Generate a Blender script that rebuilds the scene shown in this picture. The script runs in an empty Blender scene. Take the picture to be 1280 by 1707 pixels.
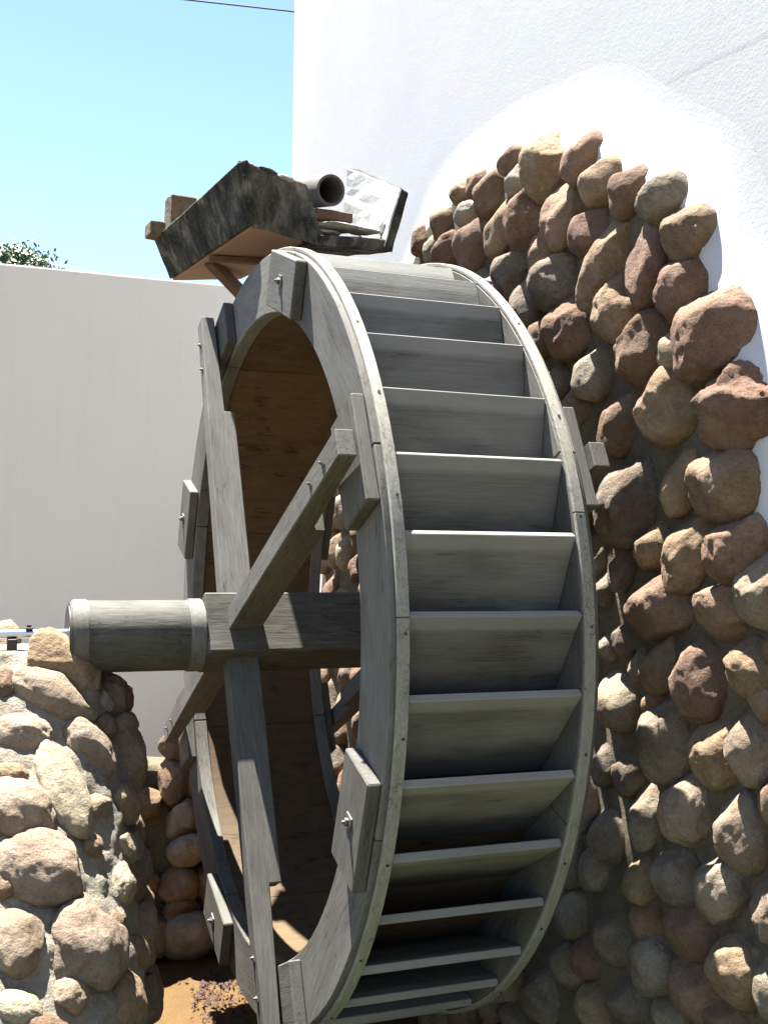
import bpy, bmesh, math, random
import numpy as np
from mathutils import Vector, Matrix, noise

random.seed(7)
R = math.radians
scn = bpy.context.scene
col = scn.collection

# ------------------------------------------------------------------ camera, sky, sun, exposure
CAM = Vector((-1.23165, -3.67239, 0.26087))
CRT = Vector((0.93351, -0.35842, 0.01065868)); CUP = Vector((-0.0229, -0.02992, 0.99929)); CFW = Vector((0.35847, 0.93287, 0.03598))
YAW, PITCH, ROLL = R(21.02098), R(2.062), R(0.61111)
CFW = Vector((math.sin(YAW)*math.cos(PITCH), math.cos(YAW)*math.cos(PITCH), math.sin(PITCH)))
_r = Vector((math.cos(YAW), -math.sin(YAW), 0)); _u = _r.cross(CFW)
CRT = _r*math.cos(ROLL) + _u*math.sin(ROLL); CUP = _u*math.cos(ROLL) - _r*math.sin(ROLL)
FPX = 1862.746
cd = bpy.data.cameras.new('camera'); cam = bpy.data.objects.new('camera', cd); col.objects.link(cam)
cd.sensor_fit = 'VERTICAL'; cd.sensor_height = 24.0; cd.lens = 24.0*FPX/1707.0
cd.clip_start = .05; cd.clip_end = 2000
m = Matrix((CRT, CUP, -CFW)).transposed().to_4x4(); m.translation = CAM; cam.matrix_world = m
scn.camera = cam

SUN = Vector((-0.135, 0.27, 1.0)).normalized()
w = bpy.data.worlds.new('World'); scn.world = w; w.use_nodes = True
nt = w.node_tree; nt.nodes.clear()
sky = nt.nodes.new('ShaderNodeTexSky'); sky.sky_type = 'NISHITA'; sky.sun_disc = False
sky.sun_elevation = math.asin(SUN.z); sky.sun_rotation = math.atan2(SUN.x, SUN.y)
sky.air_density = 1.0; sky.dust_density = 0.0; sky.ozone_density = 1.6; sky.altitude = 1200
bg = nt.nodes.new('ShaderNodeBackground'); bg.inputs['Strength'].default_value = 0.05
wo = nt.nodes.new('ShaderNodeOutputWorld')
nt.links.new(sky.outputs[0], bg.inputs[0]); nt.links.new(bg.outputs[0], wo.inputs[0])
sl = bpy.data.lights.new('sun', 'SUN'); sl.energy = 5.0; sl.angle = R(.53); sl.color = (1, .98, .94)
so = bpy.data.objects.new('sun', sl); col.objects.link(so); so.rotation_euler = SUN.to_track_quat('Z', 'Y').to_euler()
so.location = (0, 0, 8)
scn.view_settings.view_transform = 'Standard'; scn.view_settings.look = 'None'
scn.view_settings.gamma = 1; scn.view_settings.use_curve_mapping = False
scn.view_settings.exposure = 2.8

# ------------------------------------------------------------------ helpers
def ray(px, py): return CFW + CRT*((px-640)/FPX) - CUP*((py-853.5)/FPX)
def atx(px, py, x): d = ray(px, py); return CAM + d*((x-CAM.x)/d.x)
def aty(px, py, y): d = ray(px, py); return CAM + d*((y-CAM.y)/d.y)
def atz(px, py, z): d = ray(px, py); return CAM + d*((z-CAM.z)/d.z)

def tag(o, label=None, cat=None, group=None, kind=None):
    if label: o['label'] = label
    if cat: o['category'] = cat
    if group: o['group'] = group
    if kind: o['kind'] = kind
    return o
def empty(name, loc=(0, 0, 0)):
    o = bpy.data.objects.new(name, None); col.objects.link(o); o.location = loc; o.empty_display_size = .1
    return o
def link(name, me, parent=None, M=None):
    o = bpy.data.objects.new(name, me); col.objects.link(o)
    if parent:
        o.parent = parent
        pm = parent_world(parent)
        o.matrix_parent_inverse = pm.inverted()
    if M is not None: o.matrix_basis = M
    return o
WM = {}
def parent_world(p):
    # world matrix without a depsgraph update
    b = p.matrix_basis.copy()
    if p.parent: return parent_world(p.parent) @ p.matrix_parent_inverse @ b
    return b
def clone(o, parent=None, M=None):
    c = o.copy(); col.objects.link(c)
    if parent:
        c.parent = parent; c.matrix_parent_inverse = parent_world(parent).inverted()
    if M is not None: c.matrix_basis = M
    return c
def mesh_bm(name, bm, mat, smooth=False):
    bmesh.ops.recalc_face_normals(bm, faces=bm.faces[:])
    me = bpy.data.meshes.new(name); bm.to_mesh(me); bm.free()
    if mat is not None:
        for mm in (mat if isinstance(mat, (list, tuple)) else [mat]): me.materials.append(mm)
    if smooth:
        for p in me.polygons: p.use_smooth = True
    return me
def frame(loc, x, y):
    x = Vector(x).normalized(); y = Vector(y); y = (y - x*y.dot(x)).normalized(); z = x.cross(y)
    M = Matrix((x, y, z)).transposed().to_4x4(); M.translation = Vector(loc); return M
def box_bm(lx, ly, lz, bev=.003, seg=1, cuts=0, rough=0, seed=0):
    bm = bmesh.new(); bmesh.ops.create_cube(bm, size=1)
    bmesh.ops.scale(bm, vec=(lx, ly, lz), verts=bm.verts[:])
    if bev: bmesh.ops.bevel(bm, geom=bm.edges[:], offset=bev, segments=seg, affect='EDGES', profile=.5)
    if cuts:
        bmesh.ops.subdivide_edges(bm, edges=[e for e in bm.edges if e.calc_length() > .02], cuts=cuts, use_grid_fill=True)
    if rough: roughen(bm, rough, seed)
    return bm
def roughen(bm, amp, seed, freq=14):
    s = Vector((seed*3.7, seed*1.3, 0))
    for v in bm.verts:
        d = noise.noise_vector(v.co*freq + s) + noise.noise_vector(v.co*freq*3.1 + s)*.4
        v.co += d*amp
def cyl_bm(r1, r2, length, seg=32, bev=.0):
    bm = bmesh.new()
    bmesh.ops.create_cone(bm, cap_ends=True, segments=seg, radius1=r1, radius2=r2, depth=length)
    if bev:
        es = [e for e in bm.edges if len(e.link_faces) == 2 and any(len(f.verts) > 4 for f in e.link_faces)]
        bmesh.ops.bevel(bm, geom=es, offset=bev, segments=2, affect='EDGES')
    return bm
def smooth_sides(me, ang=40):
    for p in me.polygons: p.use_smooth = True
    try: me.set_sharp_from_angle(angle=R(ang))
    except Exception: pass
    return me
def hexa_bm(c, cuts=0, rough=0, seed=0, freq=14):
    """c: 8 corners, first four one face in order, last four the opposite face in the same order"""
    bm = bmesh.new(); v = [bm.verts.new(p) for p in c]
    for f in ((0, 1, 2, 3), (7, 6, 5, 4), (0, 4, 5, 1), (1, 5, 6, 2), (2, 6, 7, 3), (3, 7, 4, 0)):
        bm.faces.new([v[i] for i in f])
    if cuts:
        bmesh.ops.bevel(bm, geom=bm.edges[:], offset=.004, segments=1, affect='EDGES')
        bmesh.ops.subdivide_edges(bm, edges=[e for e in bm.edges if e.calc_length() > .012], cuts=cuts, use_grid_fill=True)
    if rough: roughen(bm, rough, seed, freq)
    return bm

# ------------------------------------------------------------------ materials
def newmat(name):
    mt = bpy.data.materials.new(name); mt.use_nodes = True
    n = mt.node_tree; n.nodes.clear()
    out = n.nodes.new('ShaderNodeOutputMaterial'); b = n.nodes.new('ShaderNodeBsdfPrincipled')
    n.links.new(b.outputs[0], out.inputs[0])
    return mt, n, b
class NB:
    def __init__(s, n): s.n = n
    def a(s, t, **kw):
        nd = s.n.nodes.new(t)
        for k, v in kw.items():
            if k in nd.inputs.keys(): s.set(nd.inputs[k], v)
            else: setattr(nd, k, v)
        return nd
    def set(s, i, v):
        if hasattr(v, 'is_output'): s.n.links.new(v, i)
        else: i.default_value = v
    def noise(s, vec, scale, detail=6, rough=.6, dist=0):
        nd = s.a('ShaderNodeTexNoise'); s.set(nd.inputs['Vector'], vec)
        nd.inputs['Scale'].default_value = scale; nd.inputs['Detail'].default_value = detail
        nd.inputs['Roughness'].default_value = rough; nd.inputs['Distortion'].default_value = dist
        return nd.outputs['Fac']
    def ramp(s, fac, stops):
        nd = s.a('ShaderNodeValToRGB'); s.set(nd.inputs[0], fac); r = nd.color_ramp
        while len(r.elements) < len(stops): r.elements.new(.5)
        for e, (p, c) in zip(r.elements, stops): e.position = p; e.color = (*c, 1) if len(c) == 3 else c
        return nd.outputs[0]
    def mix(s, fac, a, b, mode='MIX'):
        nd = s.a('ShaderNodeMix', data_type='RGBA', blend_type=mode)
        s.set(nd.inputs[0], fac); s.set(nd.inputs[6], a if hasattr(a, 'is_output') else (*a, 1)); s.set(nd.inputs[7], b if hasattr(b, 'is_output') else (*b, 1))
        return nd.outputs[2]
    def math(s, op, a, b=0.0, clamp=False):
        nd = s.a('ShaderNodeMath', operation=op, use_clamp=clamp); s.set(nd.inputs[0], a); s.set(nd.inputs[1], b); return nd.outputs[0]
    def mapping(s, vec, scale=(1, 1, 1), loc=(0, 0, 0)):
        nd = s.a('ShaderNodeMapping'); s.set(nd.inputs['Vector'], vec)
        nd.inputs['Scale'].default_value = scale; s.set(nd.inputs['Location'], loc); return nd.outputs[0]
    def bump(s, h, strength, dist, prev=None):
        nd = s.a('ShaderNodeBump'); s.set(nd.inputs['Height'], h)
        nd.inputs['Strength'].default_value = strength; nd.inputs['Distance'].default_value = dist
        if prev is not None: s.n.links.new(prev, nd.inputs['Normal'])
        return nd.outputs[0]
    def coord(s, rnd=True):
        tc = s.a('ShaderNodeTexCoord').outputs['Object']
        if not rnd: return tc, None
        r = s.a('ShaderNodeObjectInfo').outputs['Random']
        off = s.a('ShaderNodeCombineXYZ'); s.set(off.inputs[0], s.math('MULTIPLY', r, 37.0)); s.set(off.inputs[1], s.math('MULTIPLY', r, 91.0)); s.set(off.inputs[2], s.math('MULTIPLY', r, 53.0))
        va = s.a('ShaderNodeVectorMath', operation='ADD'); s.set(va.inputs[0], tc); s.set(va.inputs[1], off.outputs[0])
        return va.outputs[0], r

def mat_wood(name, dark, mid, light, tint=None, rough=.75, grain=(2.6, 30, 30), stain=.5, spec=.3):
    mt, n, b = newmat(name); B = NB(n); v, r = B.coord()
    g = B.noise(B.mapping(v, grain), 4.0, 10, .7, .5)
    g2 = B.noise(B.mapping(v, (grain[0]*.7, grain[1]*3, grain[2]*3)), 4.0, 4, .6)
    c = B.ramp(g, [(.28, dark), (.52, mid), (.74, light)])
    big = B.noise(B.mapping(v, (2.2, 5, 5)), 1.6, 4, .55)
    c = B.mix(B.math('MULTIPLY', B.ramp(big, [(.42, (0, 0, 0)), (.68, (1, 1, 1))]), stain), c, tint or dark)
    ck = B.noise(B.mapping(v, (grain[0]*.5, grain[1]*.55, grain[2]*.55)), 1.6, 5, .55, .2)
    ck = B.ramp(B.math('ABSOLUTE', B.math('SUBTRACT', ck, .5)), [(.004, (1, 1, 1)), (.012, (0, 0, 0))])
    ck = B.math('MULTIPLY', ck, B.ramp(big, [(.48, (0, 0, 0)), (.56, (1, 1, 1))]))
    c = B.mix(B.math('MULTIPLY', ck, .75), c, tuple(x*.35 for x in dark))
    br = B.math('ADD', .76, B.math('MULTIPLY', r, .46))
    hv = B.a('ShaderNodeHueSaturation'); B.set(hv.inputs['Value'], br); B.set(hv.inputs['Color'], c)
    cr = B.ramp(g2, [(.30, (.72, .72, .72)), (.42, (1, 1, 1))])
    c = B.mix(1.0, hv.outputs[0], cr, 'MULTIPLY')
    B.set(b.inputs['Base Color'], c); b.inputs['Roughness'].default_value = rough; b.inputs['Specular IOR Level'].default_value = spec
    h = B.math('ADD', B.math('MULTIPLY', g, .5), B.math('MULTIPLY', g2, .5))
    B.set(b.inputs['Normal'], B.bump(h, .35, .004))
    return mt
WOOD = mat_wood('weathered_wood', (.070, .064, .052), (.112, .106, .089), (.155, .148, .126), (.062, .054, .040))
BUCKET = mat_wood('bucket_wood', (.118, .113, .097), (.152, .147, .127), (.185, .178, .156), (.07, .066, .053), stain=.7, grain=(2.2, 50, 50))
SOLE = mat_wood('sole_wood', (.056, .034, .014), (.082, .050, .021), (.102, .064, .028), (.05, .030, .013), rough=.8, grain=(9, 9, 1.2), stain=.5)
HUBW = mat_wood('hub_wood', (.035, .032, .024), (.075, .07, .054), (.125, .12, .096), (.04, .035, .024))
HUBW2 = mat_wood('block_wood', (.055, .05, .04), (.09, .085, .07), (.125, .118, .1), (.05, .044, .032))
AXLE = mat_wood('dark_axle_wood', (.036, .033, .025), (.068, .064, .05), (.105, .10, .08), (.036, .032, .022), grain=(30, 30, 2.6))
def bucket_shading(mt):
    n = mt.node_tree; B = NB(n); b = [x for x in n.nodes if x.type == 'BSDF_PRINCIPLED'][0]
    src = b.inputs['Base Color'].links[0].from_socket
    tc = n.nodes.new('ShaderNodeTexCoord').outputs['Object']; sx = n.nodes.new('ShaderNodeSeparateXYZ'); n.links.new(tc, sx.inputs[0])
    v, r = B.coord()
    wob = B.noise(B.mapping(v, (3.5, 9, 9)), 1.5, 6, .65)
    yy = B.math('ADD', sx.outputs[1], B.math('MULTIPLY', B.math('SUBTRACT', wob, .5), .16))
    deep_shade = B.ramp(B.math('ADD', B.math('MULTIPLY', yy, 4.0), .5), [(.18, (1, 1, 1)), (.46, (0, 0, 0))])     # shade of the bucket depths, painted dark towards the inner end
    c = B.mix(B.math('MULTIPLY', deep_shade, .6), src, (.022, .023, .018))
    lip = B.ramp(B.math('MULTIPLY', B.math('ADD', sx.outputs[1], B.math('MULTIPLY', wob, .02)), 5.0), [(.55, (0, 0, 0)), (.63, (1, 1, 1))])  # sunlight on the outer edge, painted as a paler strip
    c = B.mix(B.math('MULTIPLY', lip, .45), c, (.27, .265, .235))
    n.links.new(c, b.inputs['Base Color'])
bucket_shading(BUCKET)
HOOP = mat_wood('hoop_wood', (.19, .18, .135), (.29, .28, .23), (.38, .37, .31), (.22, .19, .13), stain=.4)

def mat_flat(name, colr, rough=.6, metal=0, nscale=30, namp=.25, bump=0):
    mt, n, b = newmat(name); B = NB(n); v, r = B.coord()
    f = B.noise(v, nscale, 5, .6)
    c = B.mix(B.math('MULTIPLY', f, namp*2), colr, tuple(x*.45 for x in colr))
    B.set(b.inputs['Base Color'], c); b.inputs['Roughness'].default_value = rough; b.inputs['Metallic'].default_value = metal
    if bump: B.set(b.inputs['Normal'], B.bump(f, bump, .004))
    return mt
STEEL = mat_flat('steel', (.62, .63, .66), .3, 1.0, 60, .15)
IRON = mat_flat('dark_iron', (.06, .055, .05), .6, .6, 60, .3)
BOLT = mat_flat('galvanised_bolt', (.13, .125, .11), .55, .5, 80, .3)
RUST = mat_flat('brown_timber', (.12, .06, .035), .8, 0, 25, .4, .3)

def mat_plaster(name, colr, grit=.5, lump=.5, warm=None, streaks=0.0):
    mt, n, b = newmat(name); B = NB(n); v, r = B.coord(False)
    big = B.noise(v, 1.7, 5, .6); fine = B.noise(v, 95, 4, .65); mid = B.noise(v, 22, 5, .6)
    c = B.mix(B.ramp(big, [(.4, (0, 0, 0)), (.72, (.5, .5, .5))]), colr, warm or tuple(x*.86 for x in colr))
    if streaks:
        st = B.noise(B.mapping(v, (7, 7, .5)), 2.2, 6, .6)
        c = B.mix(B.math('MULTIPLY', B.ramp(st, [(.5, (0, 0, 0)), (.75, (1, 1, 1))]), streaks), c, tuple(x*.6 for x in colr))
    sp = B.a('ShaderNodeTexVoronoi'); B.set(sp.inputs['Vector'], v); sp.inputs['Scale'].default_value = 42
    pit = B.ramp(sp.outputs['Distance'], [(.06, (1, 1, 1)), (.16, (0, 0, 0))])
    pm = B.math('MULTIPLY', pit, B.ramp(mid, [(.52, (0, 0, 0)), (.62, (1, 1, 1))]))
    B.set(b.inputs['Base Color'], B.mix(B.math('MULTIPLY', pm, .35), c, tuple(x*.55 for x in colr)))
    b.inputs['Roughness'].default_value = .9; b.inputs['Specular IOR Level'].default_value = .2
    nb = B.bump(mid, lump, .006); nb = B.bump(B.math('SUBTRACT', fine, B.math('MULTIPLY', pm, .8)), grit, .0025, nb)
    B.set(b.inputs['Normal'], nb)
    return mt
WHITE = mat_plaster('white_plaster', (.39, .39, .39), .3, .10)
WHITE2 = mat_plaster('white_plaster_bed', (.42, .42, .42), .3, .10)
GREYW = mat_plaster('off_white_wall', (.73, .68, .595), .3, .18, (.69, .64, .555), .07)

def mat_mortar(name, colr):
    mt, n, b = newmat(name); B = NB(n); v, r = B.coord(False)
    a = B.noise(v, 9, 5, .6); f = B.noise(v, 70, 6, .7)
    c = B.ramp(B.math('ADD', B.math('MULTIPLY', a, .6), B.math('MULTIPLY', f, .4)), [(.32, tuple(x*.5 for x in colr)), (.5, colr), (.68, tuple(min(.8, x*1.35) for x in colr))])
    B.set(b.inputs['Base Color'], c); b.inputs['Roughness'].default_value = .95; b.inputs['Specular IOR Level'].default_value = .15
    B.set(b.inputs['Normal'], B.bump(f, 1.0, .016))
    return mt
MORTAR = mat_mortar('cement_mortar', (.255, .225, .175))
MORTARD = mat_mortar('brown_cement_mortar', (.125, .105, .07))

def mat_stone(name, dark, mid, light, patch, pscale=7, pits=.4):
    mt, n, b = newmat(name); B = NB(n); v, r = B.coord()
    a = B.noise(v, 6, 6, .6, .4); f = B.noise(v, 60, 8, .7); g = B.noise(v, 190, 3, .6)
    c = B.ramp(B.math('ADD', B.math('MULTIPLY', a, .65), B.math('MULTIPLY', f, .35)), [(.33, dark), (.5, mid), (.66, light)])
    p = B.ramp(B.noise(v, pscale, 5, .6), [(.50, (0, 0, 0)), (.62, (1, 1, 1))])
    c = B.mix(B.math('MULTIPLY', p, .7), c, patch)
    sp = B.ramp(g, [(.30, (.6, .6, .6)), (.45, (1, 1, 1)), (.75, (1.15, 1.15, 1.15))])
    c = B.mix(1.0, c, sp, 'MULTIPLY')
    hv = B.a('ShaderNodeHueSaturation'); B.set(hv.inputs['Color'], c); hv.inputs['Saturation'].default_value = .84
    B.set(hv.inputs['Value'], B.math('ADD', .78, B.math('MULTIPLY', r, .45)))
    B.set(hv.inputs['Hue'], B.math('ADD', .492, B.math('MULTIPLY', r, .016)))
    B.set(b.inputs['Base Color'], hv.outputs[0]); b.inputs['Roughness'].default_value = .9; b.inputs['Specular IOR Level'].default_value = .2
    vo = B.a('ShaderNodeTexVoronoi'); B.set(vo.inputs['Vector'], v); vo.inputs['Scale'].default_value = 55
    pit = B.ramp(vo.outputs['Distance'], [(.05, (0, 0, 0)), (.35, (1, 1, 1))])
    nb = B.bump(f, .8, .014); nb = B.bump(B.math('ADD', B.math('MULTIPLY', pit, pits), g), .5, .003, nb)
    B.set(b.inputs['Normal'], nb)
    return mt
ST = {
 't': mat_stone('tan_stone', (0.099, 0.056, 0.024), (0.178, 0.109, 0.053), (0.265, 0.175, 0.099), (0.146, 0.074, 0.031)),
 'r': mat_stone('red_brown_stone', (0.091, 0.043, 0.019), (0.163, 0.085, 0.044), (0.231, 0.135, 0.076), (0.176, 0.109, 0.062)),
 'g': mat_stone('grey_brown_stone', (0.082, 0.058, 0.035), (0.159, 0.120, 0.076), (0.240, 0.196, 0.136), (0.127, 0.078, 0.041)),
 'p': mat_stone('pale_stone', (0.148, 0.115, 0.075), (0.246, 0.204, 0.144), (0.332, 0.286, 0.223), (0.184, 0.125, 0.069)),
 'y': mat_stone('cream_stone', (0.156, 0.110, 0.057), (0.235, 0.178, 0.105), (0.303, 0.245, 0.162), (0.167, 0.099, 0.050)),
 'k': mat_stone('pink_brown_stone', (0.115, 0.076, 0.043), (0.203, 0.142, 0.089), (0.276, 0.209, 0.142), (0.168, 0.108, 0.061)),
}
MOULD_N = None
def mat_mould(name='mouldy_concrete', lv=((.40, (.014, .014, .011)), (.50, (.042, .039, .029)), (.58, (.10, .090, .066)), (.70, (.22, .185, .14)))):
    mt, n, b = newmat(name); B = NB(n); v, r = B.coord(False)
    a = B.noise(B.mapping(v, (1, 1, .6)), 11, 8, .7, .5); st = B.noise(B.mapping(v, (16, 16, 2.6)), 2.4, 6, .65); f = B.noise(v, 80, 5, .65)
    c = B.ramp(B.math('ADD', B.math('MULTIPLY', a, .85), B.math('MULTIPLY', st, .15)), lv)
    c = B.mix(B.ramp(f, [(.60, (0, 0, 0)), (.75, (.4, .4, .4))]), c, (.36, .33, .27))
    B.set(b.inputs['Base Color'], c); b.inputs['Roughness'].default_value = .92; b.inputs['Specular IOR Level'].default_value = .15
    B.set(b.inputs['Normal'], B.bump(B.math('ADD', f, a), .7, .006))
    return mt
MOULD = mat_mould()
MOULD2 = mat_mould('grey_mouldy_concrete', ((.36, (.016, .016, .013)), (.46, (.05, .048, .036)), (.56, (.10, .095, .072)), (.70, (.22, .19, .15))))
PINK = mat_plaster('pinkish_board', (.27, .175, .125), .2, .2, (.23, .145, .10))
CHALK = mat_plaster('pale_cement_lining', (.36, .36, .335), .5, .5, (.28, .27, .24), .06)
BRICK = mat_mortar('pale_brick', (.16, .12, .08))
CLAY = mat_flat('grey_pipe', (.075, .066, .052), .85, 0, 18, .4, .3)
def mat_sand():
    mt, n, b = newmat('sandy_ground'); B = NB(n); v, r = B.coord(False)
    a = B.noise(v, 3.5, 6, .6); f = B.noise(v, 120, 5, .7)
    c = B.ramp(B.math('ADD', B.math('MULTIPLY', a, .55), B.math('MULTIPLY', f, .45)), [(.3, (.05, .029, .012)), (.5, (.085, .05, .02)), (.7, (.12, .075, .032))])
    B.set(b.inputs['Base Color'], c); b.inputs['Roughness'].default_value = .95; b.inputs['Specular IOR Level'].default_value = .1
    B.set(b.inputs['Normal'], B.bump(f, .7, .008)); return mt
SAND = mat_sand()
def mat_unseen_ground():
    mt, n, b = newmat('unseen_dark_ground'); B = NB(n); v, r = B.coord(False)
    a = B.noise(v, 1.3, 6, .6); f = B.noise(v, 60, 5, .7)
    c = B.ramp(B.math('ADD', B.math('MULTIPLY', a, .5), B.math('MULTIPLY', f, .5)), [(.35, (.025, .035, .012)), (.5, (.05, .065, .022)), (.65, (.10, .09, .04))])
    B.set(b.inputs['Base Color'], c); b.inputs['Roughness'].default_value = .95; b.inputs['Specular IOR Level'].default_value = .1
    B.set(b.inputs['Normal'], B.bump(f, 1, .02)); return mt
UNSEEN_GROUND = mat_unseen_ground()  # made-up dark ground out of view, added to cut bounce light
LEAFD = mat_flat('dry_leaf', (.055, .022, .010), .8, 0, 30, .4)
LEAFG = [mat_flat('green_leaf', (.10, .15, .055), .6, 0, 12, .3), mat_flat('dark_green_leaf', (.06, .10, .055), .6, 0, 12, .3)]
BARK = mat_flat('bark', (.14, .10, .07), .9, 0, 20, .4, .5)
WIRE = mat_flat('cable_sheath', (.03, .03, .03), .6)

GZ = -1.6
# ------------------------------------------------------------------ ground
bm = bmesh.new()
bmesh.ops.create_grid(bm, x_segments=60, y_segments=60, size=5)
for v in bm.verts:
    v.co.z = noise.noise(v.co*1.3)*.02 if max(abs(v.co.x), abs(v.co.y)) < 4.9 else 0
for f in bm.faces: f.smooth = True
vs = [bm.verts.new(p) for p in ((-400, -400, -.03), (400, -400, -.03), (400, 400, -.03), (-400, 400, -.03))]
bm.faces.new(vs)
bm.faces.ensure_lookup_table()
for f in bm.faces:
    c_ = f.calc_center_median()
    f.material_index = 0 if (-1.6 < c_.x < .8 and -.25 < c_.y < 2.9) else 1
g = link('ground', mesh_bm('ground', bm, [SAND, UNSEEN_GROUND], True), None, Matrix.Translation((0, 0, GZ)))
tag(g, kind='structure')

# ------------------------------------------------------------------ stones
ICO = {}
def ico(n):
    if n not in ICO:
        b = bmesh.new(); bmesh.ops.create_icosphere(b, subdivisions=n, radius=1)
        ICO[n] = (np.array([v.co[:] for v in b.verts]), [[v.index for v in f.verts] for f in b.faces]); b.free()
    return ICO[n]
def stone_mesh(a, b, p, mat, sub=4, seed=0, facets=7, rough=.10, cuts=()):
    rs = np.random.RandomState(seed); V, F = ico(sub); P = V.copy()
    # knock flat facets off the ball
    for _ in range(facets):
        d = rs.normal(size=3); d /= np.linalg.norm(d); h = rs.uniform(.68, .90)
        s = P @ d; k = np.maximum(s-h, 0); P -= np.outer(k*.85, d)
    for d, h in cuts:
        d = np.array(d, float); d /= np.linalg.norm(d); s = P @ d; P -= np.outer(np.maximum(s-h, 0)*.80, d)
    P *= 1.06
    off = Vector(rs.uniform(-50, 50, 3))
    fr = Vector((1, 1, 1)); out = np.empty_like(P)
    for i in range(len(P)):
        q = Vector(P[i]); n1 = noise.noise(q*1.1 + off); n2 = noise.noise(q*2.7 + off); n3 = noise.noise(q*6.3 + off); n4 = noise.noise(q*14 + off) if sub > 4 else 0
        out[i] = P[i]*(1 + rough*1.5*n1 + rough*.65*n2 + rough*.30*n3 + rough*.22*n4)
    out *= np.array([a, b, p])
    me = bpy.data.meshes.new('stone'); me.from_pydata(out.tolist(), [], F); me.materials.append(mat)
    for pl in me.polygons: pl.use_smooth = True
    return me

# ------------------------------------------------------------------ the white building with its cobble panel
WX = .60
bld = empty('white_building', (WX, .6, GZ))
tag(bld, 'white plastered building with an arched panel of cobbles beside the wheel', 'building')
bm = hexa_bm([(WX, -7, GZ-.2), (6, -7, GZ-.2), (6, 2.7, GZ-.2), (WX, 2.7, GZ-.2), (WX, -7, 4.6), (6, -7, 4.6), (6, 2.7, 4.6), (WX, 2.7, 4.6)])
bmesh.ops.bevel(bm, geom=[e for e in bm.edges], offset=.02, segments=2, affect='EDGES')
link('wall', mesh_bm('wall', bm, WHITE), bld)

# arch outline of the cobbles (from the picture, on the bed plane), as a polar radius about (YC, 0)
YC, ZC = .15, 0.0
BED = .548
outline_px = [(520, 1150), (530, 960), (560, 720), (640, 540), (684, 430), (694, 385), (735, 325), (790, 287), (850, 248), (905, 232), (980, 222), (1060, 275), (1130, 303), (1172, 350), (1180, 440), (1235, 500), (1245, 590), (1275, 640), (1282, 700), (1270, 790), (1285, 880)]
pol = []
for p in outline_px:
    q = atx(*p, BED); _a = math.atan2(q.z-ZC, -(q.y-YC)); pol.append((_a + (2*math.pi if _a < -1.6 else 0), math.hypot(q.z-ZC, q.y-YC)))   # 0 = towards the camera side
pol.sort()
pa = np.array([p[0] for p in pol]); pr = np.array([p[1] for p in pol])
def rin(phi): return float(np.interp(phi, pa, pr))
bm = bmesh.new()
NPH, NR, NB_ = 160, 34, 12
phis = np.linspace(R(-75), R(255), NPH)
rows = []
def rsm(phi):
    if phi < pa[0]: return min(2.4, pr[0] + 5*(pa[0]-phi))
    if phi > math.pi+.25: return 2.0
    return np.mean([rin(min(max(phi+d, pa[0]), pa[-1])) for d in (-.05, -.025, 0, .025, .05)])
for phi in phis:
    r0 = rsm(phi) - .025; row = []
    cy, cz = -math.cos(phi), math.sin(phi)
    wob = noise.noise(Vector((cy*3, cz*3, 1)))
    bw = .22 + .03*wob
    if phi < .45: bw = .24 - .17*min(1, (.45-phi)/.35)
    for j in range(NR+1):
        r = r0*j/NR; y, z = YC + cy*r, ZC + cz*r
        x = BED + .012*noise.noise(Vector((y*5, z*5, 3))) + .006*noise.noise(Vector((y*17, z*17, 3)))
        row.append(bm.verts.new((x, y, max(z, GZ-.15))))
    for j in range(1, NB_+1):
        t = j/NB_; r = r0 + bw*t; y, z = YC + cy*r, ZC + cz*r
        x = BED + (WX-.0006-BED)*(1-(1-t)**3) + .004*noise.noise(Vector((y*9, z*9, 7)))*(1-t)**2
        row.append(bm.verts.new((x, y, max(z, GZ-.15))))
    rows.append(row)
for i in range(NPH-1):
    for j in range(NR+NB_):
        q = [rows[i][j], rows[i+1][j], rows[i+1][j+1], rows[i][j+1]]
        if all(v.co.z <= GZ-.149 for v in q): continue
        try:
            f = bm.faces.new(q); f.material_index = 1 if j >= NR-1 else 0
        except ValueError: pass
bmesh.ops.remove_doubles(bm, verts=bm.verts[:], dist=1e-4)
link('mortar_bed', mesh_bm('mortar_bed', bm, [MORTARD, WHITE2], True), bld)

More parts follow.
